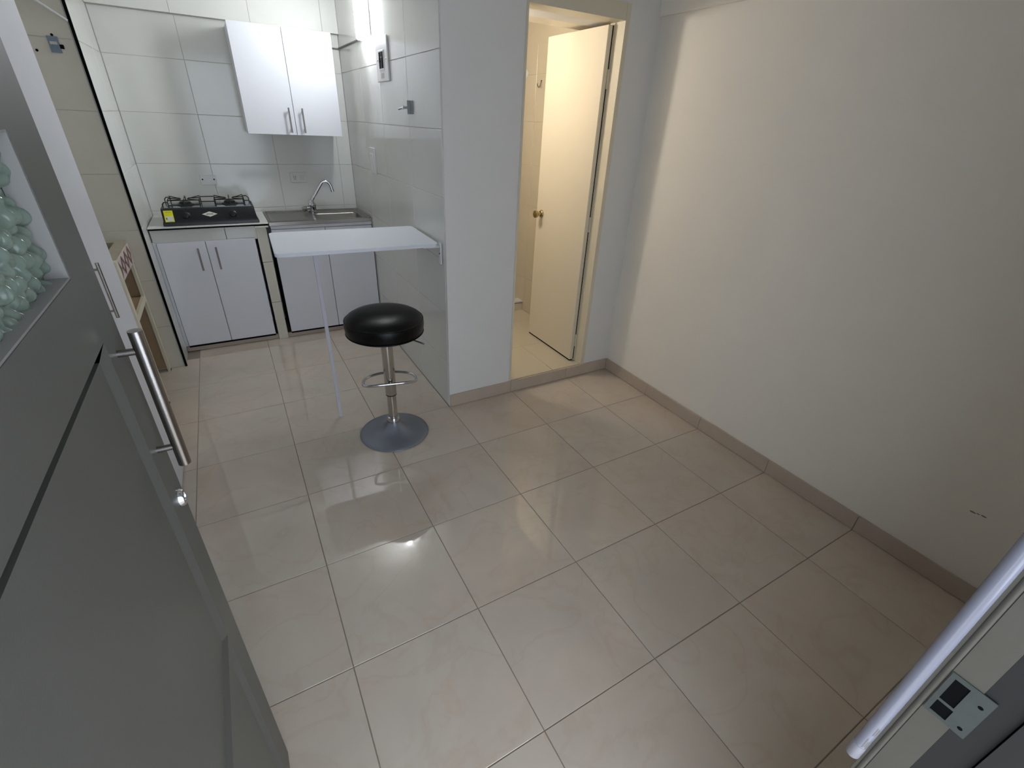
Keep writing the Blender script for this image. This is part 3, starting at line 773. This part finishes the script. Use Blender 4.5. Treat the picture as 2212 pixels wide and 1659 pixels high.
gv = thing('gas_valve', 'small chrome gas valve with a grey bracket on the side wall tiles', 'valve', (0.8995, 1.775, 1.615))
B('bracket', M['bracket'], (-0.004, -0.055, -0.030), (0.0, 0.010, 0.032), gv, 0.001)
B('bracket_flange', M['bracket'], (-0.020, -0.020, -0.030), (-0.0041, -0.017, 0.032), gv)
TUBE('stem', M['chrome'], [(-0.001, 0.022, 0.0), (-0.026, 0.022, 0.0)], 0.007, gv, 12)
TUBE('lever', M['chrome'], [(-0.024, 0.020, 0.0), (-0.030, 0.050, -0.004), (-0.034, 0.080, -0.008)], [0.007, 0.0045, 0.005], gv, 10)
LATHE('cap', M['chrome'], [(0, 0), (0.010, 0), (0.010, 0.006), (0, 0.008)], (-0.026, 0.022, 0), gv, 14, FACE_XN)

# ------------------------------------------------------------------ breakfast table
tb = thing('bar_table', 'narrow white wall-mounted bar table on a single thin leg', 'table', (0.50, 1.62, 0), math.radians(-2.2))
bm = bmesh.new()
outl = []
x0, x1, y0, y1, rr = -0.397, 0.386, -0.243, 0.243, 0.028
for cx, cy, a in ((x1 - rr, y0 + rr, -PI / 2), (x1 - rr, y1 - rr, 0), (x0 + rr, y1 - rr, PI / 2), (x0 + rr, y0 + rr, PI)):
    for q in range(7):
        an = a + PI / 2 * q / 6
        outl.append((cx + rr * math.cos(an), cy + rr * math.sin(an)))
lay = [(0.0015, 0.982), (0.0, 0.9835), (0.0, 0.9985), (0.0015, 1.0)]
rings = [[bm.verts.new((x * (1 - i / 0.4), y * (1 - i / 0.24), z)) for x, y in outl] for i, z in lay]
for a, b in zip(rings, rings[1:]):
    for k in range(len(a)): bm.faces.new((a[k], a[(k + 1) % len(a)], b[(k + 1) % len(a)], b[k]))
bm.faces.new(rings[0][::-1]); bm.faces.new(rings[-1])
finish(bm, 'tabletop', M['tabletop'], tb, True, 0.5)
lg = B('leg', M['leg'], (-0.226, -0.126, 0.0), (-0.208, -0.108, 0.982), tb, 0.001)
B('leg_plate', M['plastic'], (-0.246, -0.146, 0.977), (-0.188, -0.088, 0.9822), tb)
for y, bx in ((-0.215, 0.4065), (0.17, 0.3915)):
    br = B('bracket', M['plastic'], (bx - 0.009, y - 0.014, 0.885), (bx, y + 0.014, 0.998), tb, 0.001)
    B('bracket_arm', M['plastic'], (0.31, y - 0.010, 0.974), (bx - 0.0095, y + 0.010, 0.9815), br, 0.001)
    LATHE('screw', M['black'], [(0, 0), (0.004, 0), (0.003, 0.002), (0, 0.002)], (bx - 0.009, y, 0.94), br, 10, FACE_XN)

# ------------------------------------------------------------------ bar stool
bsn = thing('bar_stool', 'black round padded bar stool with a chrome column and grey round base', 'stool', (0.515, 1.215, 0), math.radians(-12))
LATHE('base', M['grey_metal'], [(0, 0), (0.188, 0), (0.190, 0.003), (0.188, 0.007), (0.170, 0.011), (0.125, 0.020), (0.080, 0.036), (0.052, 0.056), (0.038, 0.074), (0.034, 0.080), (0, 0.080)], (0, 0, 0), bsn, 64, None, 0.9)
LATHE('collar', M['chrome'], [(0.026, 0.079), (0.035, 0.080), (0.036, 0.088), (0.034, 0.098), (0.031, 0.108), (0.024, 0.110)], (0, 0, 0), bsn, 32)
LATHE('lower_column', M['column'], [(0.0, 0.105), (0.0245, 0.105), (0.0245, 0.275), (0, 0.275)], (0, 0, 0), bsn, 32)
up_ = LATHE('upper_column', M['column'], [(0, 0.255), (0.0285, 0.255), (0.0295, 0.258), (0.0295, 0.600), (0, 0.600)], (0, 0, 0), bsn, 32)
LATHE('column_rim', M['black'], [(0.0246, 0.2505), (0.0288, 0.2505), (0.0288, 0.2548), (0.0246, 0.2548)], (0, 0, 0), up_, 32)
fr = [Vector((-0.030, 0.0, 0.0)), Vector((-0.07, -0.006, 0.0))]
loop = []
W2, D2 = 0.138, 0.105
for i in range(29):      # a D-shaped ring, curved side towards the kitchen, straight side crossing in front
    a = PI * i / 28
    loop.append(Vector((W2 * math.cos(a), -0.005 + D2 * math.sin(a) ** 0.85, 0.335)))
loop += [Vector((-W2 * 0.99, -0.022, 0.335)), Vector((-W2 * 0.93, -0.034, 0.335)), Vector((-W2 * 0.8, -0.040, 0.335)), Vector((-0.03, -0.040, 0.335)), Vector((0.03, -0.040, 0.335)), Vector((W2 * 0.8, -0.040, 0.335)), Vector((W2 * 0.93, -0.034, 0.335)), Vector((W2 * 0.99, -0.022, 0.335))]
TUBE('footrest', M['chrome'], loop, 0.0075, bsn, 12, True)
LATHE('mount_plate', M['rubber'], [(0, 0.596), (0.10, 0.600), (0.11, 0.612), (0, 0.614)], (0, 0, 0), bsn, 32)
TUBE('lever', M['chrome'], [(0.045, -0.01, 0.592), (0.10, -0.03, 0.585), (0.125, -0.04, 0.580), (0.185, -0.066, 0.562)], [0.004, 0.004, 0.004, 0.0048], bsn, 10)
seat = LATHE('seat', M['leather'], [(0, 0.612), (0.165, 0.612), (0.180, 0.615), (0.1885, 0.622), (0.191, 0.634), (0.1945, 0.660), (0.1945, 0.672), (0.1925, 0.684), (0.189, 0.692), (0.180, 0.704), (0.160, 0.716), (0.125, 0.726), (0.080, 0.732), (0.035, 0.7345), (0, 0.735)], (0, 0, 0), bsn, 72, None, 1.2)
bm = bmesh.new()
for z, r in ((0.6245, 0.1905), (0.690, 0.1908)):
    tube(bm, [(r * math.cos(2 * PI * i / 72), r * math.sin(2 * PI * i / 72), z) for i in range(72)], 0.0026, 8, closed=True)
finish(bm, 'piping', M['leather'], seat, True, 1.2)
